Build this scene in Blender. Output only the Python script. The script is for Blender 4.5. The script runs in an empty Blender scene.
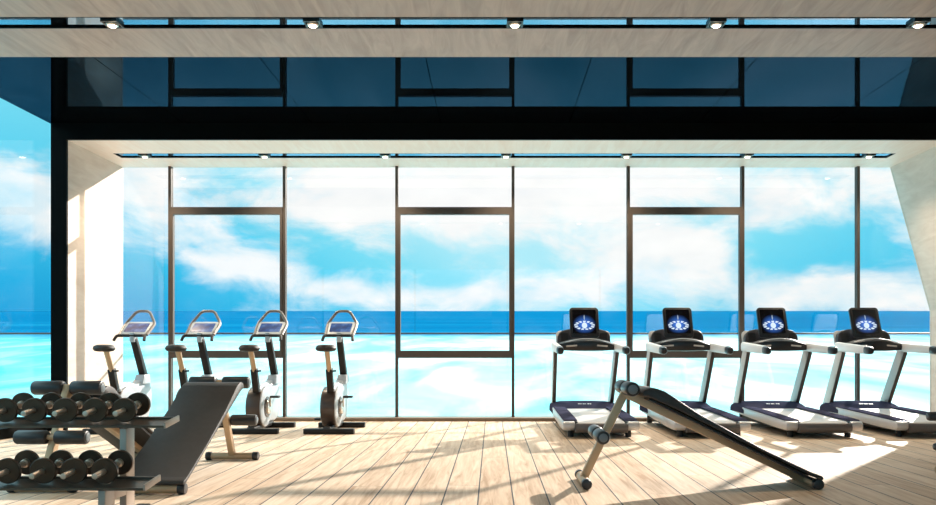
import bpy, bmesh, math, random
from mathutils import Vector, Matrix, Euler

random.seed(7)
S = bpy.context.scene
COL = S.collection
PI = math.pi

# ------------------------------------------------------------------ materials
def new_mat(name):
    m = bpy.data.materials.new(name); m.use_nodes = True
    nt = m.node_tree
    return m, nt, nt.nodes, nt.links

def pbr(name, col, rough=.5, metal=0., spec=.5, noise=0., nscale=8., bump=0., bscale=60., coat=0.):
    m, nt, N, L = new_mat(name)
    b = N['Principled BSDF']
    b.inputs['Base Color'].default_value = (*col, 1)
    b.inputs['Roughness'].default_value = rough
    b.inputs['Metallic'].default_value = metal
    b.inputs['Specular IOR Level'].default_value = spec
    b.inputs['Coat Weight'].default_value = coat
    tc = N.new('ShaderNodeTexCoord')
    if noise:
        n = N.new('ShaderNodeTexNoise'); n.inputs['Scale'].default_value = nscale
        n.inputs['Detail'].default_value = 4
        L.new(tc.outputs['Object'], n.inputs['Vector'])
        r = N.new('ShaderNodeMapRange')
        r.inputs['From Min'].default_value = .3; r.inputs['From Max'].default_value = .7
        r.inputs['To Min'].default_value = 1 - noise; r.inputs['To Max'].default_value = 1 + noise
        L.new(n.outputs['Fac'], r.inputs['Value'])
        mx = N.new('ShaderNodeVectorMath'); mx.operation = 'SCALE'
        mx.inputs[0].default_value = col
        L.new(r.outputs['Result'], mx.inputs['Scale'])
        L.new(mx.outputs['Vector'], b.inputs['Base Color'])
    if bump:
        n2 = N.new('ShaderNodeTexNoise'); n2.inputs['Scale'].default_value = bscale
        L.new(tc.outputs['Object'], n2.inputs['Vector'])
        bp = N.new('ShaderNodeBump'); bp.inputs['Strength'].default_value = bump
        bp.inputs['Distance'].default_value = .004
        L.new(n2.outputs['Fac'], bp.inputs['Height'])
        L.new(bp.outputs['Normal'], b.inputs['Normal'])
    return m

def math_node(N, L, op, a, b=None, c=None):
    n = N.new('ShaderNodeMath'); n.operation = op
    for i, v in enumerate((a, b, c)):
        if v is None: continue
        if isinstance(v, (int, float)): n.inputs[i].default_value = v
        else: L.new(v, n.inputs[i])
    return n.outputs[0]

def ramp(N, L, fac, stops):
    r = N.new('ShaderNodeValToRGB')
    els = r.color_ramp.elements
    while len(els) < len(stops): els.new(.5)
    for e, (p, c) in zip(els, stops):
        e.position = p
        e.color = (*c, 1) if len(c) == 3 else c
    L.new(fac, r.inputs['Fac'])
    return r.outputs['Color']

def wood(name, c0, c1, axis_scale, rough=.5, distort=.6, bump=.05, rot=(0, 0, 0)):
    m, nt, N, L = new_mat(name)
    b = N['Principled BSDF']; b.inputs['Roughness'].default_value = rough
    tc = N.new('ShaderNodeTexCoord')
    mp = N.new('ShaderNodeMapping'); mp.inputs['Scale'].default_value = axis_scale
    mp.inputs['Rotation'].default_value = rot
    L.new(tc.outputs['Object'], mp.inputs['Vector'])
    n = N.new('ShaderNodeTexNoise'); n.inputs['Scale'].default_value = 1
    n.inputs['Detail'].default_value = 7; n.inputs['Distortion'].default_value = distort
    n.inputs['Roughness'].default_value = .6
    L.new(mp.outputs[0], n.inputs['Vector'])
    col = ramp(N, L, n.outputs['Fac'], [(.3, c0), (.7, c1)])
    L.new(col, b.inputs['Base Color'])
    if bump:
        bp = N.new('ShaderNodeBump'); bp.inputs['Strength'].default_value = bump
        bp.inputs['Distance'].default_value = .01
        L.new(n.outputs['Fac'], bp.inputs['Height']); L.new(bp.outputs['Normal'], b.inputs['Normal'])
    return m

def floor_mat():
    m, nt, N, L = new_mat('oak_planks')
    b = N['Principled BSDF']
    tc = N.new('ShaderNodeTexCoord'); sp = N.new('ShaderNodeSeparateXYZ')
    L.new(tc.outputs['Object'], sp.inputs[0])
    x, y = sp.outputs[0], sp.outputs[1]
    W = .2345
    xs = math_node(N, L, 'DIVIDE', math_node(N, L, 'ADD', x, .093 + 40 * W), W)
    idx = math_node(N, L, 'FLOOR', xs)
    fx = math_node(N, L, 'FRACT', xs)
    wn = N.new('ShaderNodeTexWhiteNoise'); wn.noise_dimensions = '1D'
    L.new(idx, wn.inputs['W'])
    ys = math_node(N, L, 'ADD', math_node(N, L, 'DIVIDE', y, 2.4), math_node(N, L, 'MULTIPLY', wn.outputs['Value'], 7.0))
    iy = math_node(N, L, 'FLOOR', ys); fy = math_node(N, L, 'FRACT', ys)
    wn2 = N.new('ShaderNodeTexWhiteNoise'); wn2.noise_dimensions = '2D'
    cb = N.new('ShaderNodeCombineXYZ'); L.new(idx, cb.inputs[0]); L.new(iy, cb.inputs[1])
    L.new(cb.outputs[0], wn2.inputs['Vector'])
    # gaps
    ex = math_node(N, L, 'MINIMUM', fx, math_node(N, L, 'SUBTRACT', 1.0, fx))
    gx = math_node(N, L, 'LESS_THAN', ex, .0048 / W)
    ey = math_node(N, L, 'MINIMUM', fy, math_node(N, L, 'SUBTRACT', 1.0, fy))
    gy = math_node(N, L, 'LESS_THAN', ey, .002 / 2.4)
    gap = math_node(N, L, 'MAXIMUM', gx, gy)
    # grain
    cb2 = N.new('ShaderNodeCombineXYZ')
    L.new(math_node(N, L, 'MULTIPLY', x, 17.0), cb2.inputs[0])
    L.new(math_node(N, L, 'MULTIPLY', y, 1.1), cb2.inputs[1])
    L.new(math_node(N, L, 'MULTIPLY', wn2.outputs['Value'], 30.0), cb2.inputs[2])
    n = N.new('ShaderNodeTexNoise'); n.inputs['Scale'].default_value = 1.3
    n.inputs['Detail'].default_value = 8; n.inputs['Distortion'].default_value = .8
    n.inputs['Roughness'].default_value = .62
    L.new(cb2.outputs[0], n.inputs['Vector'])
    t = math_node(N, L, 'ADD', math_node(N, L, 'MULTIPLY', n.outputs['Fac'], .86),
                  math_node(N, L, 'MULTIPLY', wn2.outputs['Value'], .14))
    col = ramp(N, L, t, [(.30, FLOOR_A), (.48, FLOOR_B), (.68, FLOOR_C)])
    mx = N.new('ShaderNodeMix'); mx.data_type = 'RGBA'
    L.new(gap, mx.inputs[0]); L.new(col, mx.inputs[6]); mx.inputs[7].default_value = (.055, .055, .065, 1)
    L.new(mx.outputs[2], b.inputs['Base Color'])
    rr = math_node(N, L, 'ADD', math_node(N, L, 'MULTIPLY', n.outputs['Fac'], .16), .42)
    L.new(rr, b.inputs['Roughness'])
    b.inputs['Specular IOR Level'].default_value = .12
    bp = N.new('ShaderNodeBump'); bp.inputs['Strength'].default_value = .25; bp.inputs['Distance'].default_value = .004
    h = math_node(N, L, 'SUBTRACT', math_node(N, L, 'MULTIPLY', n.outputs['Fac'], .25), gap)
    L.new(h, bp.inputs['Height']); L.new(bp.outputs['Normal'], b.inputs['Normal'])
    return m

FLOOR_A, FLOOR_B, FLOOR_C = (.45, .295, .185), (.66, .50, .365), (.80, .66, .525)

def glass_mat(name, tint=(1, 1, 1), n_=1.5):
    m, nt, N, L = new_mat(name)
    N.remove(N['Principled BSDF'])
    out = N['Material Output']
    tr = N.new('ShaderNodeBsdfTransparent'); tr.inputs[0].default_value = (*tint, 1)
    gl = N.new('ShaderNodeBsdfGlossy'); gl.inputs['Roughness'].default_value = 0.
    fr = N.new('ShaderNodeFresnel'); geo = N.new('ShaderNodeNewGeometry')
    ior = N.new('ShaderNodeMapRange')
    ior.inputs['To Min'].default_value = n_; ior.inputs['To Max'].default_value = 1 / n_
    L.new(geo.outputs['Backfacing'], ior.inputs['Value']); L.new(ior.outputs['Result'], fr.inputs['IOR'])
    mx = N.new('ShaderNodeMixShader')
    L.new(fr.outputs[0], mx.inputs[0]); L.new(tr.outputs[0], mx.inputs[1]); L.new(gl.outputs[0], mx.inputs[2])
    L.new(mx.outputs[0], out.inputs['Surface'])
    return m

def emis(name, col, s):
    m, nt, N, L = new_mat(name)
    b = N['Principled BSDF']
    b.inputs['Base Color'].default_value = (.02, .02, .02, 1)
    b.inputs['Emission Color'].default_value = (*col, 1)
    b.inputs['Emission Strength'].default_value = s
    return m

def display_mat():
    """treadmill screen: black with a blue glow and a ring of white lights; object coords, x across, y up"""
    m, nt, N, L = new_mat('treadmill_display')
    b = N['Principled BSDF']
    b.inputs['Base Color'].default_value = (.004, .004, .006, 1); b.inputs['Roughness'].default_value = .2
    tc = N.new('ShaderNodeTexCoord'); sp = N.new('ShaderNodeSeparateXYZ')
    L.new(tc.outputs['Object'], sp.inputs[0])
    x, z = sp.outputs[0], sp.outputs[2]
    zz = math_node(N, L, 'ADD', z, .045)
    def rad(ax, az, zoff=0.):
        a = math_node(N, L, 'POWER', math_node(N, L, 'DIVIDE', math_node(N, L, 'ABSOLUTE', x), ax), 2.0)
        c = math_node(N, L, 'POWER', math_node(N, L, 'DIVIDE', math_node(N, L, 'ABSOLUTE', math_node(N, L, 'ADD', zz, zoff)), az), 2.0)
        return math_node(N, L, 'SQRT', math_node(N, L, 'ADD', a, c))
    r_glow = rad(.16, .145, -.015)
    glow = math_node(N, L, 'POWER', math_node(N, L, 'MAXIMUM', math_node(N, L, 'SUBTRACT', 1.0, r_glow), 0.0), 1.3)
    r = rad(.135, .066)
    ringd = math_node(N, L, 'ABSOLUTE', math_node(N, L, 'SUBTRACT', r, .85))
    ring = math_node(N, L, 'LESS_THAN', ringd, .17)
    ang = math_node(N, L, 'ARCTAN2', zz, math_node(N, L, 'MULTIPLY', x, .5))
    seg = math_node(N, L, 'GREATER_THAN', math_node(N, L, 'SINE', math_node(N, L, 'MULTIPLY', ang, 13.0)), -.35)
    low = math_node(N, L, 'MULTIPLY', math_node(N, L, 'GREATER_THAN', zz, -.062), ring)
    ring2 = math_node(N, L, 'MULTIPLY', low, seg)
    core = math_node(N, L, 'LESS_THAN', rad(.036, .042), 1.0)
    spire = math_node(N, L, 'LESS_THAN', rad(.007, .036, -.115), 1.0)
    white = math_node(N, L, 'MAXIMUM', math_node(N, L, 'MAXIMUM', ring2, core), math_node(N, L, 'MULTIPLY', spire, .5))
    cb = N.new('ShaderNodeMix'); cb.data_type = 'RGBA'
    L.new(white, cb.inputs[0])
    sc = N.new('ShaderNodeVectorMath'); sc.operation = 'SCALE'; sc.inputs[0].default_value = (.07, .27, 1.0)
    L.new(glow, sc.inputs['Scale'])
    L.new(sc.outputs[0], cb.inputs[6]); cb.inputs[7].default_value = (.75, .88, 1.0, 1)
    L.new(cb.outputs[2], b.inputs['Emission Color']); b.inputs['Emission Strength'].default_value = .9
    return m

def bike_display_mat():
    m, nt, N, L = new_mat('bike_display')
    b = N['Principled BSDF']; b.inputs['Base Color'].default_value = (.01, .02, .06, 1); b.inputs['Roughness'].default_value = .15
    tc = N.new('ShaderNodeTexCoord'); n = N.new('ShaderNodeTexNoise'); n.inputs['Scale'].default_value = 9
    L.new(tc.outputs['Object'], n.inputs['Vector'])
    c = ramp(N, L, n.outputs['Fac'], [(.35, (.004, .02, .10)), (.55, (.01, .07, .27)), (.75, (.15, .3, .6))])
    L.new(c, b.inputs['Emission Color']); b.inputs['Emission Strength'].default_value = .7
    return m

def sea_mat():
    m, nt, N, L = new_mat('sea_water')
    b = N['Principled BSDF']; b.inputs['Roughness'].default_value = .7; b.inputs['Specular IOR Level'].default_value = 0.
    tc = N.new('ShaderNodeTexCoord'); sp = N.new('ShaderNodeSeparateXYZ')
    L.new(tc.outputs['Object'], sp.inputs[0])
    x, y = sp.outputs[0], sp.outputs[1]
    # shallows: turquoise with foam
    mp = N.new('ShaderNodeMapping'); mp.inputs['Scale'].default_value = (.27, .075, 1)
    L.new(tc.outputs['Object'], mp.inputs['Vector'])
    n = N.new('ShaderNodeTexNoise'); n.inputs['Scale'].default_value = 1.; n.inputs['Detail'].default_value = 6
    n.inputs['Distortion'].default_value = .8; n.inputs['Roughness'].default_value = .55
    L.new(mp.outputs[0], n.inputs['Vector'])
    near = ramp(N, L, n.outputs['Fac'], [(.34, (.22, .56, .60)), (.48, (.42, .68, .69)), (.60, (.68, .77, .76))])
    # deep band
    mp2 = N.new('ShaderNodeMapping'); mp2.inputs['Scale'].default_value = (.01, .06, 1)
    L.new(tc.outputs['Object'], mp2.inputs['Vector'])
    n2 = N.new('ShaderNodeTexNoise'); n2.inputs['Scale'].default_value = 1.; n2.inputs['Detail'].default_value = 5
    L.new(mp2.outputs[0], n2.inputs['Vector'])
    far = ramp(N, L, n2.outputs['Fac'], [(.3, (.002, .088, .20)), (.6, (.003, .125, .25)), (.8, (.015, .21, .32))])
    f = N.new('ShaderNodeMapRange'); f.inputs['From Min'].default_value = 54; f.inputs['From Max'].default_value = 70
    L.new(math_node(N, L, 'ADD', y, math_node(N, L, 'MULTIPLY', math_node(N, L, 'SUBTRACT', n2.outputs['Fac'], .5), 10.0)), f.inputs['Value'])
    # a bluer lagoon off to the left
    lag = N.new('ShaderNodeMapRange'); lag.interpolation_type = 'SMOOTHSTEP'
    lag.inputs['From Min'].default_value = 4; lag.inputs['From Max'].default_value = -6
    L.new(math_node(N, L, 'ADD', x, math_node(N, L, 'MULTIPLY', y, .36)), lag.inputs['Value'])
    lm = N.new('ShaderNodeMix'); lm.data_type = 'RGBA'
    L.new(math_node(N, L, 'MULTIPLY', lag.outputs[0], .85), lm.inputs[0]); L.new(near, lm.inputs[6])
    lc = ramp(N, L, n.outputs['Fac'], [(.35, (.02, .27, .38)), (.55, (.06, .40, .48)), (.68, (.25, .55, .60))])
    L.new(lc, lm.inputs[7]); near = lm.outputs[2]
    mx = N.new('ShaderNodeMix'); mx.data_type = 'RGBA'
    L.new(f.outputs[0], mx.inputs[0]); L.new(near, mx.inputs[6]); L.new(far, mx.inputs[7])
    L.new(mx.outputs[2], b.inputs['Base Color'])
    return m

M = {}
M['floor'] = floor_mat()
M['wood_pale'] = wood('pale_wood_panel', (.70, .535, .435), (.84, .685, .585), (1.2, 2.2, 9.), rough=.55, rot=(.18, 0, 0))
M['wood_ceiling'] = wood('ceiling_wood_panel', (.37, .255, .210), (.54, .395, .335), (9., 1.3, 2.), rough=.5, rot=(0, 0, .25), distort=1.2)
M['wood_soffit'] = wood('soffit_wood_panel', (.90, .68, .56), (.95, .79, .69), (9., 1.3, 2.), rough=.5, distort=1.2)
M['wood_back'] = wood('rear_wall_panel', (.42, .33, .26), (.55, .45, .36), (6., 6., 1.), rough=.6)
M['black'] = pbr('black_lacquer', (.003, .0028, .0026), rough=.45, spec=.05)
M['frame'] = pbr('bronze_window_frame', (.062, .047, .037), rough=.5, metal=.1)
M['sill'] = pbr('bronze_sill', (.19, .13, .085), rough=.5)
M['glass'] = glass_mat('window_glass', n_=1.6)
M['side_glass'] = glass_mat('side_window_glass', n_=1.3)
M['rail_glass'] = glass_mat('balustrade_glass', (.98, 1, 1), n_=1.3)
M['silver'] = pbr('silver_paint', (.58, .58, .59), rough=.35, metal=.25)
M['white_paint'] = pbr('white_paint', (.72, .72, .73), rough=.35)
M['upright'] = pbr('upright_alloy', (.56, .51, .47), rough=.38, metal=.15)
M['strip'] = pbr('upright_strip', (.07, .055, .045), rough=.5)
M['slate'] = pbr('slate_plastic', (.050, .053, .090), rough=.75, spec=0., bump=.1, bscale=120)
M['belt'] = pbr('treadmill_belt', (.60, .58, .58), rough=.4, noise=.05, nscale=30)
M['roller_grey'] = pbr('roller_cover', (.12, .11, .11), rough=.4)
M['rubber'] = pbr('black_rubber', (.010, .010, .011), rough=.6)
M['black_plastic'] = pbr('black_plastic', (.012, .012, .014), rough=.32)
M['console'] = pbr('console_plastic', (.030, .028, .034), rough=.45, bump=.15, bscale=90)
M['screen'] = display_mat()
M['bike_screen'] = bike_display_mat()
M['badge'] = pbr('badge_print', (.6, .6, .64), rough=.4)
M['bike_dark'] = pbr('bike_bronze_cover', (.070, .048, .038), rough=.35)
M['bar_grey'] = pbr('handlebar_grey', (.20, .17, .155), rough=.35)
M['bike_black'] = pbr('bike_black_metal', (.012, .0105, .010), rough=.45, spec=.3)
M['bike_white'] = pbr('bike_white_shell', (.46, .50, .54), rough=.35)
M['steel'] = pbr('brushed_steel', (.62, .56, .50), rough=.3, metal=.8, noise=.06, nscale=60)
M['champagne'] = pbr('champagne_alloy', (.52, .37, .23), rough=.42, metal=.25)
M['vinyl'] = pbr('black_vinyl', (.030, .027, .026), rough=.55, noise=.12, nscale=25, bump=.2, bscale=220)
M['foam'] = pbr('foam_roller', (.023, .024, .026), rough=.38, noise=.1, nscale=20)
M['foam_cap'] = pbr('roller_end_cap', (.16, .19, .21), rough=.4)
M['iron'] = pbr('dumbbell_plate', (.078, .049, .033), rough=.36, metal=.6, noise=.1, nscale=20)
M['rod'] = pbr('dumbbell_rod', (.66, .55, .46), rough=.33, metal=.7)
M['rack'] = pbr('rack_bronze_steel', (.12, .095, .075), rough=.38, metal=.4)
M['rack_post'] = pbr('rack_post_steel', (.46, .38, .32), rough=.42, metal=.2)
M['lamp_body'] = pbr('lamp_bezel', (.03, .028, .027), rough=.35, metal=.5)
M['lamp'] = emis('lamp_lens', (1.0, .82, .56), 14.)
M['sea'] = sea_mat()
M['deck'] = pbr('terrace_stone', (.62, .54, .45), rough=.7, noise=.08, nscale=6)
M['roof'] = pbr('roof_slab', (.02, .02, .02), rough=.8)

def mirror_mat(name, tint, base, r=.0, facing=None):
    m, nt, N, L = new_mat(name)
    N.remove(N['Principled BSDF'])
    gl = N.new('ShaderNodeBsdfGlossy'); gl.inputs['Roughness'].default_value = r; gl.inputs['Color'].default_value = (*tint, 1)
    df = N.new('ShaderNodeBsdfDiffuse'); df.inputs['Color'].default_value = (*base, 1)
    mx = N.new('ShaderNodeMixShader')
    if facing is None:
        fr = N.new('ShaderNodeFresnel'); fr.inputs['IOR'].default_value = 1.5
        L.new(fr.outputs[0], mx.inputs[0])
    else:
        mx.inputs[0].default_value = facing
    L.new(df.outputs[0], mx.inputs[1]); L.new(gl.outputs[0], mx.inputs[2])
    L.new(mx.outputs[0], N['Material Output'].inputs['Surface'])
    return m
M['ceiling_glass'] = mirror_mat('dark_glass_ceiling', (.065, .150, .250), (.002, .003, .004))
M['slot_mirror'] = mirror_mat('slot_reflector', (.22, .35, .48), (.02, .02, .02), facing=.85)

# ------------------------------------------------------------------ mesh builder
class MB:
    def __init__(s): s.bm = bmesh.new()
    def _add(s, verts, faces, mtx=None):
        vs = [s.bm.verts.new(mtx @ Vector(v) if mtx else Vector(v)) for v in verts]
        out = []
        for f in faces:
            try: out.append(s.bm.faces.new([vs[i] for i in f]))
            except ValueError: pass
        return vs, out
    def box(s, lo, hi, bev=0., mtx=None, seg=2):
        (x0, y0, z0), (x1, y1, z1) = lo, hi
        v = [(x0,y0,z0),(x1,y0,z0),(x1,y1,z0),(x0,y1,z0),(x0,y0,z1),(x1,y0,z1),(x1,y1,z1),(x0,y1,z1)]
        f = [(0,3,2,1),(4,5,6,7),(0,1,5,4),(1,2,6,5),(2,3,7,6),(3,0,4,7)]
        vs, fs = s._add(v, f, mtx)
        if bev: s._bev(fs, bev, seg)
        return s
    def _bev(s, fs, bev, seg):
        es = list({e for f in fs for e in f.edges})
        bmesh.ops.bevel(s.bm, geom=es, offset=bev, segments=seg, profile=.5, affect='EDGES', clamp_overlap=True)
    def prism(s, prof, a0, a1, axis='X', bev=0., seg=2, mtx=None):
        """prof: list of 2-d points. axis X: (y,z); axis Y: (x,z); axis Z: (x,y)"""
        def P(p, a):
            return {'X': (a, p[0], p[1]), 'Y': (p[0], a, p[1]), 'Z': (p[0], p[1], a)}[axis]
        n = len(prof)
        v = [P(p, a0) for p in prof] + [P(p, a1) for p in prof]
        f = [tuple(range(n)), tuple(range(2 * n - 1, n - 1, -1))] + [(i, i + n, (i + 1) % n + n, (i + 1) % n) for i in range(n)]
        vs, fs = s._add(v, f, mtx)
        bmesh.ops.recalc_face_normals(s.bm, faces=fs)
        if bev: s._bev(fs, bev, seg)
        return s
    def bar(s, p0, p1, w, d, up=(0, 0, 1), bev=0., w1=None, d1=None):
        """box beam from p0 to p1; w along side, d along 'up'-ish"""
        p0, p1 = Vector(p0), Vector(p1)
        z = (p1 - p0).normalized(); x = Vector(up).cross(z)
        if x.length < 1e-4: x = Vector((1, 0, 0)).cross(z)
        x.normalize(); y = z.cross(x)
        w1 = w if w1 is None else w1; d1 = d if d1 is None else d1
        v = []
        for p, ww, dd in ((p0, w, d), (p1, w1, d1)):
            for sx, sy in ((-1,-1),(1,-1),(1,1),(-1,1)): v.append(p + x * sx * ww / 2 + y * sy * dd / 2)
        f = [(0,3,2,1),(4,5,6,7),(0,1,5,4),(1,2,6,5),(2,3,7,6),(3,0,4,7)]
        vs, fs = s._add(v, f)
        if bev: s._bev(fs, bev, 2)
        return s
    def lathe(s, p0, p1, prof, seg=24):
        """prof: (t along p0->p1 in metres, radius)"""
        p0, p1 = Vector(p0), Vector(p1); z = (p1 - p0).normalized()
        x = z.orthogonal().normalized(); y = z.cross(x)
        rings = []
        for t, r in prof:
            rings.append([s.bm.verts.new(p0 + z * t + (x * math.cos(2*PI*k/seg) + y * math.sin(2*PI*k/seg)) * max(r, 1e-4)) for k in range(seg)])
        for a, b in zip(rings, rings[1:]):
            for k in range(seg): s.bm.faces.new((a[k], a[(k+1) % seg], b[(k+1) % seg], b[k]))
        s.bm.faces.new(rings[0][::-1]); s.bm.faces.new(rings[-1])
        return s
    def cyl(s, p0, p1, r, bev=.004, seg=24):
        L = (Vector(p1) - Vector(p0)).length; b = min(bev, r * .5, L * .4)
        if b <= 0: return s.lathe(p0, p1, [(0, r), (L, r)], seg)
        return s.lathe(p0, p1, [(0, r - b), (b * .3, r - b * .3), (b, r), (L - b, r), (L - b * .3, r - b * .3), (L, r - b)], seg)
    def tube(s, pts, r, seg=10, rnd=.03):
        pts = [Vector(p) for p in pts]
        q = [pts[0]]
        for a, b, c in zip(pts, pts[1:], pts[2:]):
            d0 = min(rnd, (a - b).length * .45); d1 = min(rnd, (c - b).length * .45)
            s0 = b + (a - b).normalized() * d0; s1 = b + (c - b).normalized() * d1
            for t in (0, .25, .5, .75, 1): q.append(s0 * (1-t)**2 + b * 2*t*(1-t) + s1 * t*t)
        q.append(pts[-1])
        n = None; rings = []
        for i, p in enumerate(q):
            t = (q[min(i+1, len(q)-1)] - q[max(i-1, 0)]).normalized()
            if n is None: n = t.orthogonal().normalized()
            n = (n - t * n.dot(t)).normalized(); bnm = t.cross(n)
            rings.append([s.bm.verts.new(p + (n * math.cos(2*PI*k/seg) + bnm * math.sin(2*PI*k/seg)) * r) for k in range(seg)])
        for a, b in zip(rings, rings[1:]):
            for k in range(seg): s.bm.faces.new((a[k], a[(k+1) % seg], b[(k+1) % seg], b[k]))
        s.bm.faces.new(rings[0][::-1]); s.bm.faces.new(rings[-1])
        return s
    def build(s, name, mat, parent=None, smooth=True, loc=None, rot=None):
        bmesh.ops.recalc_face_normals(s.bm, faces=s.bm.faces[:])
        me = bpy.data.meshes.new(name); s.bm.to_mesh(me); s.bm.free()
        me.materials.append(M[mat] if isinstance(mat, str) else mat)
        if smooth:
            me.polygons.foreach_set('use_smooth', [True] * len(me.polygons))
            me.set_sharp_from_angle(angle=math.radians(35))
        o = bpy.data.objects.new(name, me); COL.objects.link(o)
        if parent: o.parent = parent
        if loc: o.location = loc
        if rot: o.rotation_euler = rot
        return o

def thing(name, loc=(0, 0, 0), rz=0.):
    o = bpy.data.objects.new(name, None); COL.objects.link(o)
    o.location = loc; o.rotation_euler = (0, 0, rz); o.empty_display_size = .2
    return o
def tag(o, label, cat, group=None):
    o['label'] = label; o['category'] = cat
    if group: o['group'] = group
    return o
def struct(o):
    o['kind'] = 'structure'; return o
def copy_tree(o, parent=None):
    c = o.copy(); COL.objects.link(c)
    if parent is not None: c.parent = parent
    for ch in list(o.children): copy_tree(ch, c)
    return c

# ------------------------------------------------------------------ the room
D = 11.0            # window plane
YA = 9.60           # front of the window alcove
ZS = 3.614          # soffit / ceiling underside
ZM = 3.82           # dark glass ceiling
XL = -5.286
YC = 6.87           # far edge of the wooden ceiling
YB = -3.0

b = MB(); b.box((-5.72, YB, -.3), (7.2, 11.12, 0)); struct(b.build('floor', 'floor', smooth=False))
# wooden ceiling with its light slot
b = MB()
b.box((-5.500, YB, ZS), (7.2, 6.045, 3.9)); b.box((-5.52, 6.26, ZS), (7.2, YC, 3.9))
struct(b.build('ceiling', 'wood_ceiling', smooth=False))
b = MB()
jx = [-5.500] + [-.64 + 1.6 * k for k in range(-3, 4)] + [5.75]
for a_, c_ in zip(jx, jx[1:]): b.box((a_ + (.004 if a_ > -5.5 else 0), YC, ZM), (c_ - (.004 if c_ < 5.7 else 0), YA + .4, 3.89))
struct(b.build('ceiling_glass', 'ceiling_glass', smooth=False))
b = MB()
b.box((XL, YA, ZS), (5.74, 10.24, 3.83)); b.box((XL, 10.48, ZS), (5.74, 11.03, 3.83))
b.box((XL, 10.24, ZS), (-5.04, 10.48, 3.83)); b.box((5.37, 10.24, ZS), (5.74, 10.48, 3.83))
struct(b.build('ceiling_alcove', 'wood_soffit', smooth=False))
b = MB(); b.box((-5.500, YB - .2, 3.9), (7.2, 11.03, 4.15)); struct(b.build('ceiling_roof', 'roof', smooth=False))
b = MB(); b.box((-5.482, YA - .035, ZS - .0), (5.73, YA, ZM)); struct(b.build('trim_1', 'black', smooth=False))
# walls
b = MB(); b.box((-5.482, YA, 0), (XL, 11.03, 3.83)); struct(b.build('wall_left', 'wood_pale', smooth=False))
b = MB(); b.box((-5.482, YA - .035, 0), (XL, YA, ZS)); struct(b.build('trim_2', 'black', smooth=False))
b = MB()
b.prism([(6.27, 0), (6.27, 1.56), (5.70, ZS), (5.62, 3.9), (7.0, 3.9), (7.0, 0)], YB, 11.03, 'Y')
struct(b.build('wall_right', 'wood_pale', smooth=False))
for i, (x0, x1) in enumerate(((-5.5, -2.5), (-2.5, .5), (.5, 3.5), (3.5, 6.27))):  # unseen rear glazing, added behind the camera to let in fill light
    w = struct(thing('window_%d' % (13 + i)))
    b = MB(); b.box((x0 + .03, YB - .012, .06), (x1 - .03, YB, ZS)); b.build('pane', 'side_glass', w, smooth=False)
    b = MB(); b.box((x0, YB - .06, 0), (x0 + .03, YB + .04, ZS)); b.box((x1 - .03, YB - .06, 0), (x1, YB + .04, ZS)); b.box((x0 + .03, YB - .06, 0), (x1 - .03, YB + .04, .06))
    b.build('window_frame', 'frame', w, smooth=False)

# slots: trim and mirror reflector
def slot(n, x0, x1, y0, y1):
    r = struct(thing('trim_%d' % n, (0, 0, 0)))
    b = MB(); b.box((x0, y0, ZS + .013), (x1, y1, ZS + .05)); b.build('reflector', 'slot_mirror', r, smooth=False)
    b = MB()
    b.box((x0, y0, ZS - .001), (x1, y0 + .008, ZS + .013)); b.box((x0, y1 - .012, ZS - .001), (x1, y1, ZS + .013))
    b.box((x0, y0, ZS - .001), (x0 + .008, y1, ZS + .013)); b.box((x1 - .008, y0, ZS - .001), (x1, y1, ZS + .013))
    b.build('slot_edge', 'black', r, smooth=False)
slot(3, -5.6, 6.0, 6.045, 6.26)
slot(4, -5.04, 5.37, 10.24, 10.48)

# windows of the sea front
mull = [-4.586, -2.957, -1.357, .300, 1.943, 3.571, 5.214]
k = 5
for x in mull:
    b = MB(); b.box((x - .020, D - .05, .0), (x + .020, D + .03, ZS)); struct(b.build('trim_%d' % k, 'frame', smooth=False)); k += 1
b = MB(); b.box((XL, 10.80, 0), (6.27, D + .1, .045)); struct(b.build('trim_%d' % k, 'sill', smooth=False)); k += 1
edges = [XL] + mull + [None]
for i in range(8):
    w = struct(thing('window_%d' % (i + 1), (0, 0, 0)))
    x0 = edges[i] + (.020 if i else 0); x1 = edges[i + 1]
    b = MB()
    if x1 is None:
        b.prism([(x0, .045), (6.27, .045), (6.27, 1.56), (5.70, ZS), (x0, ZS)], D - .006, D + .006, 'Y')
    else:
        x1 -= .020
        b.box((x0, D - .006, .045), (x1, D + .006, ZS))
    b.build('pane', 'glass', w, smooth=False)
    if i in (1, 3, 5):
        b = MB(); z0, z1 = .886, 3.03
        b.box((x0, D - .07, z0), (x1, D - .007, z0 + .105)); b.box((x0, D - .07, z1 - .105), (x1, D - .007, z1))
        b.box((x0, D - .07, z0 + .105), (x0 + .036, D - .007, z1 - .105)); b.box((x1 - .036, D - .07, z0 + .105), (x1, D - .007, z1 - .105))
        b.build('casement_frame', 'frame', w, smooth=False)
# side glazing
ys = [YA - .035, 6.9, 3.6, .3, YB]
for i in range(4):
    w = struct(thing('window_%d' % (9 + i), (0, 0, 0)))
    b = MB(); b.box((-5.498, ys[i + 1] + .006, .12), (-5.486, ys[i] - .006, ZM if i == 0 else ZS)); b.build('pane', 'side_glass', w, smooth=False)
b = MB(); b.box((-5.57, YB, 0), (-5.46, YA - .035, .12)); struct(b.build('baseboard_left', 'black', smooth=False))
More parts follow.
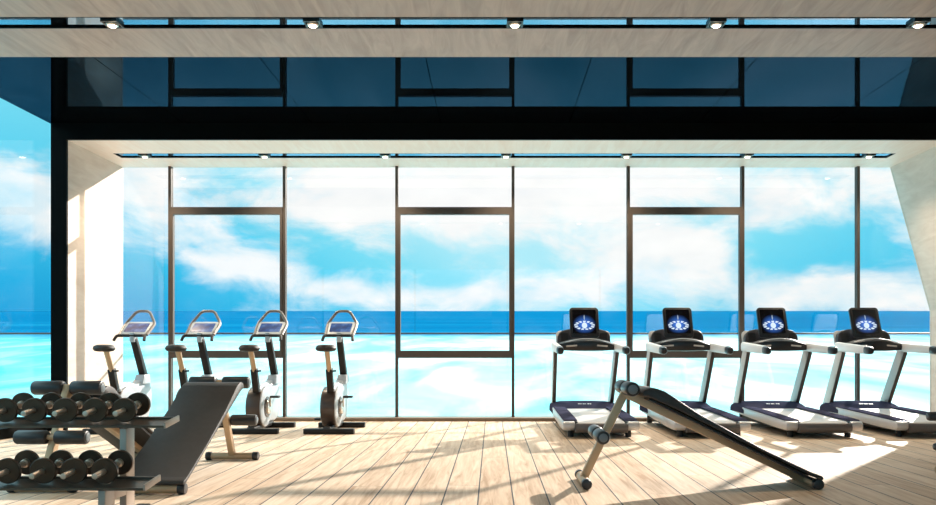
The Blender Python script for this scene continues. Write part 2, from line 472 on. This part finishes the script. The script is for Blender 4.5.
# terrace, balustrade, sea
b = MB(); b.box((-12, 11.12, -.3), (12, 11.72, -.02)); b.box((-12, 5., -.3), (-5.75, 11.12, -.02)); struct(b.build('terrace_floor', 'deck', smooth=False))
r = tag(thing('balustrade', (0, 11.62, -.02)), 'long glass balustrade with a thin dark handrail on the terrace outside', 'railing')
for i in range(12):
    b = MB(); b.box((-12 + 2*i + .012, -.006, 0.), (-10 + 2*i - .012, .006, 1.26)); b.build('glass_panel', 'rail_glass', r, smooth=False)
b = MB(); b.box((-12, -.025, 1.258), (12, .025, 1.282), .005); b.build('handrail', 'frame', r)
b = MB()
rows = [(-60, -.9), (11.0, -.9)]
yy = 12.
while yy < 900: rows.append((yy, -.6 + .0532 * (yy - 12))); yy *= 1.35
rows.append((900, 46.55))
vv = [[b.bm.verts.new((sx * (400 + abs(y) * 2), y, z)) for sx in (-1, -.5, 0, .5, 1)] for y, z in rows]
for a, c in zip(vv, vv[1:]):
    for j in range(4): b.bm.faces.new((a[j], a[j+1], c[j+1], c[j]))
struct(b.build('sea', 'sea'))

# ------------------------------------------------------------------ spotlights
def make_spot():
    r = thing('spotlight')
    b = MB()
    h = .065
    for lo, hi in (((-h,-h,-.012),(h,-h+.014,.012)), ((-h,h-.014,-.012),(h,h,.012)), ((-h,-h+.014,-.012),(-h+.014,h-.014,.012)), ((h-.014,-h+.014,-.012),(h,h-.014,.012))):
        b.box(lo, hi)
    b.build('bezel', 'lamp_body', r, smooth=False)
    b = MB(); b.lathe((0, 0, -.022), (0, 0, .018), [(0, .034), (.006, .046), (.04, .048)], 20); b.build('lamp_housing', 'steel', r)
    b = MB(); b.lathe((0, 0, -.034), (0, 0, -.018), [(0, .012), (.004, .024), (.010, .031), (.016, .032)], 20); b.build('lens', 'lamp', r)
    return r
ordn = {5: ['leftmost', 'second from left', 'middle one', 'second from right', 'rightmost'],
        7: ['leftmost', 'second from left', 'third from left', 'middle one', 'third from right', 'second from right', 'rightmost']}
sp0 = make_spot(); first = True; lamp_spots = []
for xs_, y, n, where in (([-3.04, -1.434, .184, 1.795, 3.413], 6.165, 5, 'nearer ceiling slot'),
                         ([-4.67, -3.06, -1.436, .188, 1.81, 3.436, 5.07], 10.36, 7, 'alcove ceiling slot by windows')):
    for i, x in enumerate(xs_):
        o = sp0 if first else copy_tree(sp0); first = False
        o.location = (x, y, ZS + .002); lamp_spots.append((x, y))
        tag(o, 'small lit spotlight in the %s, %s of the %s' % (where, ordn[n][i], {5: 'five', 7: 'seven'}[n]), 'spotlight',
            'spotlights in the ' + where)

# ------------------------------------------------------------------ treadmills
def rrect(w, h, r, n=5, cx=0, cy=0):
    pts = []
    for sx, sy, a in ((1, 1, 0), (-1, 1, 90), (-1, -1, 180), (1, -1, 270)):
        for k in range(n + 1):
            t = math.radians(a + 90 * k / n)
            pts.append((cx + sx * (w/2 - r) + r * math.cos(t), cy + sy * (h/2 - r) + r * math.sin(t)))
    return pts

def make_treadmill():
    r = thing('treadmill')
    # underframe
    b = MB(); b.box((-.34, -.80, .055), (.34, .95, .16), .01); b.build('underframe', 'rubber', r)
    for s in (-1, 1):
        # side panel, silver, rounded at the user's end
        b = MB()
        prof = [(-.985, .115), (-.955, .085), (-.60, .088), (.2, .115), (1.03, .15), (1.05, .22), (.55, .235), (-.2, .212), (-.955, .188), (-.985, .165)]
        b.prism(prof, s * .435, s * .300, 'X', .012, 2); b.build('side_panel', 'silver', r)
        b = MB()
        b.prism([(-.93, .189), (-.2, .213), (.55, .236), (.55, .246), (-.2, .228), (-.90, .205)], s * .425, s * .268, 'X', .004); b.build('side_rail', 'slate', r)
        b = MB(); b.cyl((s * .33, -.82, 0), (s * .33, -.82, .09), .035); b.build('foot', 'rubber', r)
        b = MB(); b.cyl((s * .33, .90, 0), (s * .33, .90, .12), .035); b.build('foot', 'rubber', r)
        # upright leaning to the user
        b = MB(); b.bar((s * .392, .95, .20), (s * .405, .47, 1.01), .055, .19, (0, 1, 0.5), .014, .055, .16); up = b.build('upright', 'upright', r)
        b = MB(); b.bar((s * .392, .866, .166), (s * .405, .397, .968), .046, .020, (0, 1, 0.5), .005); b.build('front_strip', 'strip', up)
        # arm
        a = MB(); a.bar((s * .408, .60, 1.045), (s * .405, -.22, 1.000), .085, .125, (0, 0, 1), .028, .078, .100)
        arm = a.build('arm', 'white_paint', r)
        g = MB(); g.bar((s * .405, -.19, 1.001), (s * .404, -.345, .990), .088, .106, (0, 0, 1), .034, .080, .092); g.build('grip_end', 'black_plastic', arm)
    # belt over rear roller
    b = MB()
    prof = [(.60, .225), (-.20, .205), (-.93, .183)]
    for k in range(1, 8):
        t = PI / 2 + PI * k / 8
        prof.append((-.93 + .058 * math.cos(t), .127 + .056 * math.sin(t)))
    prof += [(-.93, .071), (.60, .10)]
    b.prism(prof, -.266, .266, 'X'); b.build('running_belt', 'belt', r)
    b = MB()
    prof = [(-.935 + .063 * math.cos(PI/2 + PI * k / 10) - .02, .127 + .061 * math.sin(PI/2 + PI * k / 10) - .008) for k in range(2, 11)] + [(-.90, .066), (-.90, .155)]
    b.prism(prof, -.299, .299, 'X', .004); b.build('roller_cover', 'roller_grey', r)
    # motor hood
    b = MB()
    hood = [(.50, .225), (.57, .250), (.68, .285), (.80, .308), (.94, .300), (1.03, .270), (1.07, .22), (1.07, .16), (.50, .16)]
    secs = [(-.438, .72), (-.41, .86), (-.30, .97), (-.15, 1.0), (.15, 1.0), (.30, .97), (.41, .86), (.438, .72)]
    rings = [[b.bm.verts.new((x, y if z < .23 else y, .16 + (z - .16) * f)) for y, z in hood] for x, f in secs]
    for p, q in zip(rings, rings[1:]):
        for j in range(len(hood)): b.bm.faces.new((p[j], p[(j+1) % len(hood)], q[(j+1) % len(hood)], q[j]))
    b.bm.faces.new(rings[0]); b.bm.faces.new(rings[-1][::-1])
    hd = b.build('motor_hood', 'slate', r)
    b = MB(); rm = Matrix.Translation((0, .645, .2765)) @ Matrix.Rotation(.335, 4, 'X')
    for i, w in enumerate((.028, .018, .03, .014, .026, .02)):
        x = -.085 + i * .032
        b.box((x, -.011, -.003), (x + w * .85, .011, .002), 0, rm)
    b.build('badge', 'badge', hd, smooth=False)
    # crossbar / console front
    b = MB()
    sec = [(-.07, .0), (-.055, .06), (0, .095), (.06, .08), (.07, -.02), (.02, -.075), (-.045, -.07)]
    rings = []
    for i in range(13):
        t = -1 + 2 * i / 12; x = .40 * t
        k = 1 - .55 * abs(t) ** 2.2
        yo = .46 - .06 * (1 - t * t); zo = 1.035 + .025 * (1 - t * t)
        rings.append([b.bm.verts.new((x, yo + y * k, zo + z * k)) for y, z in sec])
    for p, q in zip(rings, rings[1:]):
        for j in range(len(sec)): b.bm.faces.new((p[j], p[(j+1) % len(sec)], q[(j+1) % len(sec)], q[j]))
    b.bm.faces.new(rings[0]); b.bm.faces.new(rings[-1][::-1])
    cr = b.build('crossbar', 'black_plastic', r)
    for s in (-1, 1):
        b = MB(); b.bar((s * .13, .335, 1.060), (s * .27, .36, 1.048), .016, .02, (0, 0, 1), .005); b.build('pulse_grip', 'upright', cr)
    b = MB(); b.tube([(.36 * t, .43 - .055 * (1 - t * t), 1.094 + .052 * (1 - t * t) - .03 * t * t) for t in [-1 + i / 8 for i in range(17)]], .007, 8, .01); b.build('crossbar_trim', 'silver', cr)
    # console hump behind
    b = MB()
    prof = [(-.36, 1.03), (.36, 1.03), (.355, 1.15), (.335, 1.20), (.29, 1.235), (.20, 1.255), (-.20, 1.255), (-.29, 1.235), (-.335, 1.20), (-.355, 1.15)]
    mt = Matrix.Translation((0, .69, 1.06)) @ Matrix.Rotation(math.radians(-14), 4, 'X') @ Matrix.Translation((0, 0, -1.03))
    b.prism(prof, -.035, .06, 'Y', .014, 3, mt); cn = b.build('console', 'console', r)
    for s in (-1, 1):
        b = MB(); b.prism(rrect(.105, .13, .02, 4, s * .265, 1.135), -.042, -.034, 'Y', .002, 1, mt); b.build('cup_holder', 'black_plastic', cn)
    b = MB(); b.prism(rrect(.74, .26, .06, 4, 0, 1.125), .058, .075, 'Y', .006, 2, mt); b.build('console_back', 'silver', cn)
    # monitor
    mon = MB()
    mon.prism(rrect(.39, .435, .045, 5), -.018, .022, 'Y', .007, 2)
    mk = MB(); mk.bar((0, .66, 1.06), (0, .69, 1.30), .12, .05, (0, 1, 0), .01); mk.build('monitor_mount', 'console', r)
    mo = mon.build('monitor', 'black_plastic', r, loc=(0, .655, 1.365), rot=(math.radians(-20), 0, 0))
    mb = MB(); mb.prism(rrect(.34, .385, .04, 5), .020, .034, 'Y', .005, 2); mb.build('monitor_back', 'white_paint', mo)
    d = MB(); d.prism(rrect(.315, .34, .012, 3, 0, .015), -.0205, -.0170, 'Y'); d.build('display', 'screen', mo)
    d = MB(); d.prism(rrect(.06, .014, .004, 3, 0, -.185), -.0205, -.0170, 'Y'); d.build('power_button', 'console', mo)
    return r

tm_lab = ['silver treadmill behind the tall end of the right-hand sit-up bench, leftmost of four treadmills',
          'silver treadmill behind the sloping pad of the right-hand sit-up bench, second treadmill from left',
          'silver treadmill with lit screen standing third from left, to the right of the sit-up bench',
          'silver treadmill nearest the slanted pale wall, rightmost of the four treadmills']
t0 = make_treadmill()
for i, x in enumerate((1.24, 2.50, 3.77, 5.02)):
    o = t0 if i == 0 else copy_tree(t0)
    o.location = (x, 9.70, 0); tag(o, tm_lab[i], 'treadmill', 'treadmills facing the windows')

# ------------------------------------------------------------------ exercise bikes
def make_bike():
    r = thing('exercise_bike')
    for y in (-.40, .39):
        b = MB(); b.box((-.30, y - .045, .0), (.30, y + .045, .065), .01); o = b.build('base_bar', 'bike_black', r)
    b = MB(); b.bar((-.03, -.40, .055), (-.03, .40, .055), .09, .05, (0, 0, 1), .01); b.build('base_beam', 'bike_black', r)
    # flywheel drum
    cy, cz, R = .0, .295, .252
    b = MB(); b.lathe((-.15, cy, cz), (.032, cy, cz), [(0, R - .03), (.012, R - .006), (.03, R), (.162, R), (.174, R - .004), (.182, R - .012)], 48); dr = b.build('flywheel_cover', 'bike_dark', r)
    b = MB(); b.lathe((0.027, cy, cz), (0.052, cy, cz), [(0, R - .008), (.012, R - .012), (.02, R - .035), (.025, R - .06)], 48); b.build('side_disc', 'bike_white', dr)
    b = MB(); b.lathe((0.048, cy, cz), (0.064, cy, cz), [(0, .13), (.012, .128), (.016, .11)], 36); b.build('crank_ring', 'bike_dark', dr)
    b = MB(); b.lathe((0.059, cy, cz), (0.089, cy, cz), [(0, .09), (.024, .085), (.030, .07)], 32); b.build('crank_plate', 'steel', dr)
    # shell between drum and console post
    b = MB()
    prof = [(.02, .10), (.46, .085), (.62, .12), (.70, .25), (.72, .42), (.68, .56), (.60, .635), (.44, .64), (.30, .56), (.10, .60), (-.10, .57), (-.20, .53), (-.08, .38)]
    b.prism(prof, -.085, .022, 'X', .025, 3); b.build('body_shell', 'bike_white', r)
    b = MB(); b.prism([(.25, .06), (.46, .06), (.40, .12), (.34, .26), (.26, .26)], -.07, .01, 'X', .006); b.build('front_strut', 'bike_black', r)
    b = MB(); b.prism([(.36, .56), (.60, .56), (.58, .68), (.42, .68)], -.065, .055, 'X', .012); b.build('post_collar', 'bike_white', r)
    # cranks and pedals
    for s, a in ((1, 1), (-1, -1)):
        b = MB(); x = .09 if s > 0 else -.14
        b.bar((x, cy, cz), (x + s * .01, cy - .03 * a, cz + .125 * a if s > 0 else cz - .155), .02, .03, (0, 1, 0), .005)
        c = b.build('crank', 'steel', r)
        b = MB(); zc = cz + .125 if s > 0 else cz - .155; yc = cy - .03 * a
        x0 = x + s * .012; x1 = x + s * .125
        b.box((min(x0, x1), yc - .05, zc - .012), (max(x0, x1), yc + .05, zc + .014), .006); b.build('pedal', 'rubber', c)
    # seat
    b = MB(); b.bar((-.02, -.20, .49), (-.02, -.30, .775), .078, .07, (0, 1, 0), .008); b.build('seat_sleeve', 'bike_black', r)
    b = MB(); b.cyl((-.02, -.29, .74), (-.02, -.43, 1.0), .032, .003, 16); sp_ = b.build('seat_post', 'champagne', r)
    b = MB(); b.cyl((.01, -.30, .745), (.065, -.30, .75), .012, .003, 12); b.build('adjust_knob', 'rubber', sp_)
    b = MB()
    nx, ny = 12, 10; top, bot = [], []
    for j in range(ny + 1):
        v = -1 + 2 * j / ny
        for i in range(nx + 1):
            u = -1 + 2 * i / nx
            sx = u * math.sqrt(1 - v * v / 2); sy = v * math.sqrt(1 - u * u / 2)
            rr = min(1, math.hypot(sx, sy)); wv = .125 * (1 - .22 * max(0, sy))
            e = (1 - rr ** 4)
            top.append(b.bm.verts.new((-.02 + sx * wv, -.47 + sy * .135, 1.020 + .046 * (e ** .5 if e > 0 else 0))))
            bot.append(b.bm.verts.new((-.02 + sx * wv * .97, -.47 + sy * .131, 1.008 - .028 * (e ** .5 if e > 0 else 0))))
    n1 = nx + 1
    for j in range(ny):
        for i in range(nx):
            q = (j*n1+i, j*n1+i+1, (j+1)*n1+i+1, (j+1)*n1+i)
            b.bm.faces.new([top[k_] for k_ in q]); b.bm.faces.new([bot[k_] for k_ in q[::-1]])
    rim = [i for i in range(n1)] + [j*n1+nx for j in range(1, ny+1)] + [ny*n1+i for i in range(nx-1, -1, -1)] + [j*n1 for j in range(ny-1, 0, -1)]
    for a, c in zip(rim, rim[1:] + rim[:1]): b.bm.faces.new((top[a], top[c], bot[c], bot[a]))
    b.build('seat', 'rubber', r)
    # console post, tray, screen, handlebars
    b = MB(); b.bar((0, .55, .60), (0, .23, 1.15), .088, .085, (0, 1, 0), .012, .080, .07); b.build('console_post', 'bike_black', r)
    b = MB(); b.box((-.03, .17, 1.10), (.03, .25, 1.22), .01); b.build('console_bracket', 'bike_white', r)
    b = MB(); b.prism([(-.155, -.14), (.155, -.14), (.175, .15), (-.175, .15)], -.018, .022, 'Z', .008, 2)
    tray = b.build('console', 'bike_white', r, loc=(0, .32, 1.262), rot=(math.radians(36), 0, 0))
    d = MB(); d.prism(rrect(.275, .19, .01, 3, 0, .012), .020, .0255, 'Z'); d.build('display', 'bike_screen', tray)
    b = MB(); b.tube([(-.190, .10, 1.12), (-.180, .15, 1.182), (-.14, .185, 1.182), (.14, .185, 1.182), (.180, .15, 1.182), (.190, .10, 1.12)], .019, 10, .035); b.build('handlebar', 'bike_black', r)
    b = MB(); b.tube([(-.175, .21, 1.19), (-.190, .42, 1.34), (-.080, .50, 1.508), (.080, .50, 1.508), (.190, .42, 1.34), (.175, .21, 1.19)], .018, 10, .05); b.build('upper_handlebar', 'bar_grey', r)
    return r

bk_lab = ['upright exercise bike nearest the pale left wall, leftmost of four bikes',
          'exercise bike partly hidden behind the wide black sit-up board, second bike from left',
          'exercise bike just right of the sit-up board, third bike from left',
          'exercise bike standing clear of everything, rightmost of the four bikes']
b0 = make_bike()
for i, x in enumerate((-4.56, -3.71, -2.845, -1.94)):
    o = b0 if i == 0 else copy_tree(b0)
    o.location = (x, 9.57, 0); tag(o, bk_lab[i], 'exercise bike', 'exercise bikes facing the windows')

# ------------------------------------------------------------------ sit-up benches
def roller_pair(b_axle, r, y, z, R, hw, axle_mat='champagne'):
    b = MB(); b.cyl((-hw + .01, y, z), (hw - .01, y, z), .018, .003, 14); ax = b.build('roller_axle', axle_mat, r)
    for s in (-1, 1):
        b = MB(); L_ = hw - .028
        b.lathe((s * .028, y, z), (s * hw, y, z), [(0, R - .014), (.006, R - .004), (.016, R), (L_ - .016, R), (L_ - .005, R - .005), (L_, R - .016)], 28)
        p = b.build('foam_roller', 'foam', ax)
        b = MB(); b.lathe((s * (hw - .002), y, z), (s * (hw + .006), y, z), [(0, R - .018), (.005, R - .020), (.008, R - .028)], 24); b.build('end_cap', 'foam_cap', p)

def make_bench():
    r = thing('sit_up_bench')
    for y in (-.83, .83):
        b = MB(); b.cyl((-.225, y, .036), (.225, y, .036), .033, .003); fb = b.build('foot_bar', 'champagne', r)
        for s in (-1, 1):
            b = MB(); b.cyl((s * .185, y, .038), (s * .238, y, .038), .038, .006); b.build('rubber_cap', 'foam', fb)
    b = MB(); b.bar((0, .83, .04), (0, .495, .735), .052, .058, (0, 1, 0), .006); b.build('post', 'champagne', r)
    b = MB(); b.bar((0, .515, .690), (0, -.83, .045), .055, .085, (0, 0, 1), .006); b.build('rail', 'champagne', r)
    roller_pair(None, r, .505, .718, .053, .258)
    roller_pair(None, r, .715, .374, .050, .258)
    # padded board, humped at its high end
    top = [(.432, .665), (.436, .69), (.42, .712), (.38, .728), (.33, .725), (.27, .704), (.20, .660), (.12, .604), (0, .528), (-.4, .308), (-.80, .114), (-.855, .098), (-.868, .080)]
    bot = [(-.855, .064), (-.79, .092), (0, .482), (.2, .582), (.40, .668)]
    b = MB(); b.prism(top + bot, -.235, .235, 'X', .010, 2); b.build('pad', 'vinyl', r)
    b = MB(); b.prism([(y, z - .012) for y, z in [(.38, .668), (.0, .484), (-.79, .092)]] + [(y, z - .03) for y, z in [(-.79, .092), (.0, .484), (.38, .668)]], -.215, .215, 'X'); b.build('pad_board', 'bike_black', r)
    return r
s0 = make_bench(); s0.location = (1.508, 5.735, 0); s0.rotation_euler = (0, 0, PI / 2)
tag(s0, 'sit-up bench seen from its side, alone on the bright floor before the treadmills', 'sit-up bench', 'sit-up benches')
o = copy_tree(s0); o.location = (-2.36, 6.17, 0); o.rotation_euler = (0, 0, 0)
tag(o, 'wide black sit-up board sloping towards the viewer, right of the dumbbell rack', 'sit-up bench', 'sit-up benches')
o = copy_tree(s0); o.location = (-3.155, 6.235, 0); o.rotation_euler = (0, 0, PI)
tag(o, 'sit-up bench behind the dumbbell rack, its black foam rollers facing the viewer', 'sit-up bench', 'sit-up benches')

# low bench reaching in at the right edge
r = thing('roller_bench', (3.80, 6.2, 0))
tag(r, 'bench with grey foam rollers, mostly cut off by the right edge of the photo', 'bench')
b = MB(); b.bar((0, 0, .04), (0, -.02, .50), .055, .055, (0, 1, 0), .006); b.build('post', 'champagne', r)
b = MB(); b.cyl((-.22, 0, .035), (.22, 0, .035), .034, .003); b.build('foot_bar', 'champagne', r)
b = MB(); b.bar((0, -.01, .40), (1.3, .0, .40), .06, .07, (0, 0, 1), .006); b.build('rail', 'champagne', r)
b = MB(); b.bar((1.2, 0, .0), (1.2, 0, .39), .055, .055, (0, 1, 0), .006); b.build('post', 'champagne', r)
b = MB(); b.box((.2, -.17, .436), (1.4, .17, .50), .02); b.build('pad', 'vinyl', r)
roller_pair(None, r, -.045, .470, .036, .32)
roller_pair(None, r, -.045, .227, .030, .27)

# ------------------------------------------------------------------ dumbbell rack and dumbbells
TILT = math.radians(9)
r = tag(thing('dumbbell_rack', (0, 0, 0)), 'two-tier bronze steel rack of dumbbells in the left foreground', 'rack')
XR, XE = -1.905, -4.25
def tier(yf, zf, xr):
    mt = Matrix.Translation((0, yf, zf)) @ Matrix.Rotation(math.radians(7), 4, 'X')
    b = MB(); b.box((XE, 0, -.010), (xr - .008, .19, 0), .0, mt); b.box((XE, -.004, -.013), (xr - .008, .006, .001), 0, mt); b.box((XE, .178, -.012), (xr - .008, .19, .012), 0, mt)
    sh = b.build('shelf', 'rack', r, smooth=False)
    for x in (xr - .008, XE):
        b = MB(); b.box((x - .004, -.006, -.016), (x + .008, .198, .020), .002, mt); b.build('end_plate', 'rack_post', sh)
tier(4.50, .558, XR); tier(4.235, .240, XR)
for xp in (-2.166, -4.05):
    b = MB(); b.box((xp - .02, 4.520, .045), (xp + .02, 4.625, .538), .003); b.build('post', 'rack_post', r)
    b = MB(); b.box((xp - .02, 4.27, .045), (xp + .02, 4.383, .222), .003); b.build('post', 'rack_post', r)
    b = MB(); b.box((xp - .02, 4.383, .15), (xp + .02, 4.520, .20), .003); b.build('cross_tube', 'rack_post', r)
    b = MB(); b.box((xp - .04, 4.05, 0), (xp + .042, 4.80, .045), .008); b.build('foot', 'rubber', r)

def make_dumbbell():
    r = thing('dumbbell')      # origin on the axis mid-length, axis along y
    b = MB(); b.cyl((0, -.205, 0), (0, .108, 0), .016, .002, 18); b.build('rod', 'rod', r)
    for y in (-.09, .09):
        b = MB(); R = .0725
        b.lathe((0, y - .012, 0), (0, y + .012, 0), [(0, .02), (0, R - .003), (.003, R), (.021, R), (.024, R - .003), (.024, .02)], 48)
        p = b.build('plate', 'iron', r)
        s = 1 if y < 0 else -1
        b = MB(); b.lathe((0, y + s * .012, 0), (0, y + s * .035, 0), [(0, .025), (.018, .024), (.023, .020)], 24); b.build('collar', 'rod', r)
    return r
d0 = make_dumbbell(); first = True
five = ['leftmost', 'second from left', 'middle one', 'second from right', 'rightmost']
four = ['leftmost', 'second from left', 'second from right', 'rightmost']
def place_db(px, yplate, zplate, label, group):
    global first
    o = d0 if first else copy_tree(d0); first = False
    x = (px - 492) / 770 * yplate
    a = math.radians(7)
    o.rotation_euler = (a, 0, 0)
    o.location = (x, yplate + .09 * math.cos(a), zplate + .09 * math.sin(a))
    tag(o, label, 'dumbbell', group)
for i, px in enumerate((5.5, 34.9, 65.4, 95.2, 124.6)):
    place_db(px, 4.565, .6445, 'black dumbbell on the upper rack tier, %s of the five' % five[i], 'dumbbells on the upper tier')
for i, px in enumerate((8.0, 43.6, 74.3, 105.0)):
    place_db(px, 4.30, .3255, 'black dumbbell on the lower rack tier, %s of the four' % four[i], 'dumbbells on the lower tier')

# ------------------------------------------------------------------ sky and sun
def world():
    w = bpy.data.worlds.new('sky'); S.world = w; w.use_nodes = True
    nt = w.node_tree; N, L = nt.nodes, nt.links
    bg = N['Background']
    tc = N.new('ShaderNodeTexCoord'); sp = N.new('ShaderNodeSeparateXYZ')
    L.new(tc.outputs['Generated'], sp.inputs[0])
    x, y, z = sp.outputs
    az = math_node(N, L, 'ARCTAN2', x, y)          # 0 straight out to sea, + to the right
    hl = math_node(N, L, 'SQRT', math_node(N, L, 'ADD', math_node(N, L, 'MULTIPLY', x, x), math_node(N, L, 'MULTIPLY', y, y)))
    el = math_node(N, L, 'ARCTAN2', z, hl)
    def gauss(a0, e0, sa, se, amp):
        da = math_node(N, L, 'POWER', math_node(N, L, 'ABSOLUTE', math_node(N, L, 'DIVIDE', math_node(N, L, 'SUBTRACT', az, a0), sa)), 2.0)
        de = math_node(N, L, 'POWER', math_node(N, L, 'ABSOLUTE', math_node(N, L, 'DIVIDE', math_node(N, L, 'SUBTRACT', el, e0), se)), 2.0)
        e = math_node(N, L, 'EXPONENT', math_node(N, L, 'MULTIPLY', math_node(N, L, 'ADD', da, de), -1.0))
        return math_node(N, L, 'MULTIPLY', e, amp)
    # clear-sky colour: deeper blue to the left and low, cyan above, paler in the middle
    t = math_node(N, L, 'ADD', math_node(N, L, 'MULTIPLY', el, 2.6), gauss(.08, .16, .34, .3, .72))
    clear = ramp(N, L, t, [(0.0, (.010, .29, .66)), (.22, (.02, .43, .78)), (.45, (.06, .62, .90)), (.75, (.20, .77, .96)), (1.0, (.45, .88, 1.0))])
    # clouds
    cb = N.new('ShaderNodeCombineXYZ'); L.new(az, cb.inputs[0]); L.new(math_node(N, L, 'MULTIPLY', el, 1.9), cb.inputs[1])
    cb.inputs[2].default_value = 3.7
    n = N.new('ShaderNodeTexNoise'); n.inputs['Scale'].default_value = 8; n.inputs['Detail'].default_value = 9
    n.inputs['Roughness'].default_value = .60; n.inputs['Distortion'].default_value = .35
    L.new(cb.outputs[0], n.inputs['Vector'])
    bias = None
    for g in CLOUDS:
        gg = gauss(*g)
        bias = gg if bias is None else math_node(N, L, 'ADD', bias, gg)
    m = math_node(N, L, 'ADD', math_node(N, L, 'MULTIPLY', math_node(N, L, 'SUBTRACT', n.outputs['Fac'], .5), 3.2), bias)
    mr = N.new('ShaderNodeMapRange'); mr.interpolation_type = 'SMOOTHSTEP'
    mr.inputs['From Min'].default_value = -.32; mr.inputs['From Max'].default_value = .72
    L.new(m, mr.inputs['Value'])
    shade = N.new('ShaderNodeTexNoise'); shade.inputs['Scale'].default_value = 14; shade.inputs['Detail'].default_value = 5
    L.new(cb.outputs[0], shade.inputs['Vector'])
    white = ramp(N, L, math_node(N, L, 'ADD', shade.outputs['Fac'], gauss(.05, .2, .4, .1, .3)), [(.3, (.60, .86, .97)), (.6, (.98, 1.0, 1.0)), (1.0, (1.10, 1.10, 1.08))])
    mx = N.new('ShaderNodeMix'); mx.data_type = 'RGBA'
    L.new(mr.outputs[0], mx.inputs[0]); L.new(clear, mx.inputs[6]); L.new(white, mx.inputs[7])
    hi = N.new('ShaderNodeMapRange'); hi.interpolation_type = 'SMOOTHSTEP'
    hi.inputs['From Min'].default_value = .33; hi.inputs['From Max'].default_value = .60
    hi.inputs['To Min'].default_value = SKY; hi.inputs['To Max'].default_value = SKY * 2.6     # upper sky, out of view, brightened to add floor fill
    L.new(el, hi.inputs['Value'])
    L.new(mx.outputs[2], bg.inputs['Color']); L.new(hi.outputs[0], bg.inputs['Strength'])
def pe(px, py):
    u = (px - 492) / 770; v = (350 - py) / 770
    return math.atan(u), math.atan2(v, math.hypot(1, u))
CLOUDS = []
for px, py, sx, sy, amp in CL if 'CL' in globals() else [
        (520, 185, 190, 45, 1.1), (340, 190, 60, 50, .5), (150, 180, 35, 22, .8), (215, 235, 40, 40, .3), (240, 265, 60, 18, .55),
        (460, 295, 130, 12, .6), (670, 250, 50, 25, .7), (800, 290, 110, 14, .6), (880, 300, 60, 12, .5), (25, 195, 60, 35, .9),
        (330, 288, 30, 8, .6), (800, 180, 70, 25, .4),
        (200, 300, 80, 18, -.7), (130, 270, 60, 40, -.6), (450, 258, 120, 18, -.35), (800, 245, 50, 14, -.75), (20, 120, 60, 25, -.7), (20, 295, 60, 20, -.7), (560, 255, 70, 25, .15), (255, 235, 25, 15, -.4),
        (330, 262, 40, 14, -.4)]:
    a, e = pe(px, py)
    CLOUDS.append((a, e, sx / 770, sy / 770, amp))
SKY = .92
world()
sl = bpy.data.lights.new('sun', 'SUN'); sl.energy = 8.2; sl.angle = math.radians(.9); sl.color = (1.0, .905, .80)
so = bpy.data.objects.new('sun', sl); COL.objects.link(so)
so.rotation_euler = Vector((-.66, -1.0, -.535)).to_track_quat('-Z', 'Y').to_euler()
so.location = (8, 20, 12)
for x, y in lamp_spots:
    ld = bpy.data.lights.new('spotlight_beam', 'SPOT'); ld.energy = 40 if y < 8 else 150; ld.spot_size = math.radians(120); ld.spot_blend = .9
    ld.color = (1., .80, .58); ld.shadow_soft_size = .04
    lo = bpy.data.objects.new('spotlight_beam', ld); COL.objects.link(lo); lo.location = (x, y, ZS - .05)

# ------------------------------------------------------------------ camera
cam = bpy.data.cameras.new('camera'); co = bpy.data.objects.new('camera', cam); COL.objects.link(co)
cam.sensor_width = 36; cam.lens = 36 * 770 / 936
cam.shift_x = (468 - 492) / 936; cam.shift_y = (350 - 252.5) / 936
cam.clip_start = .05; cam.clip_end = 4000
co.location = (0, 0, 1.0); co.rotation_euler = (PI / 2, 0, 0)
S.camera = co

S.view_settings.view_transform = 'Standard'; S.view_settings.look = 'None'
S.view_settings.exposure = 0.18; S.view_settings.gamma = 1.0
S.view_settings.use_curve_mapping = False
S.cycles.max_bounces = 10; S.cycles.diffuse_bounces = 6; S.cycles.glossy_bounces = 5
S.cycles.transparent_max_bounces = 20; S.cycles.sample_clamp_indirect = 6
S.cycles.use_denoising = True
S.cycles.caustics_reflective = False; S.cycles.caustics_refractive = False
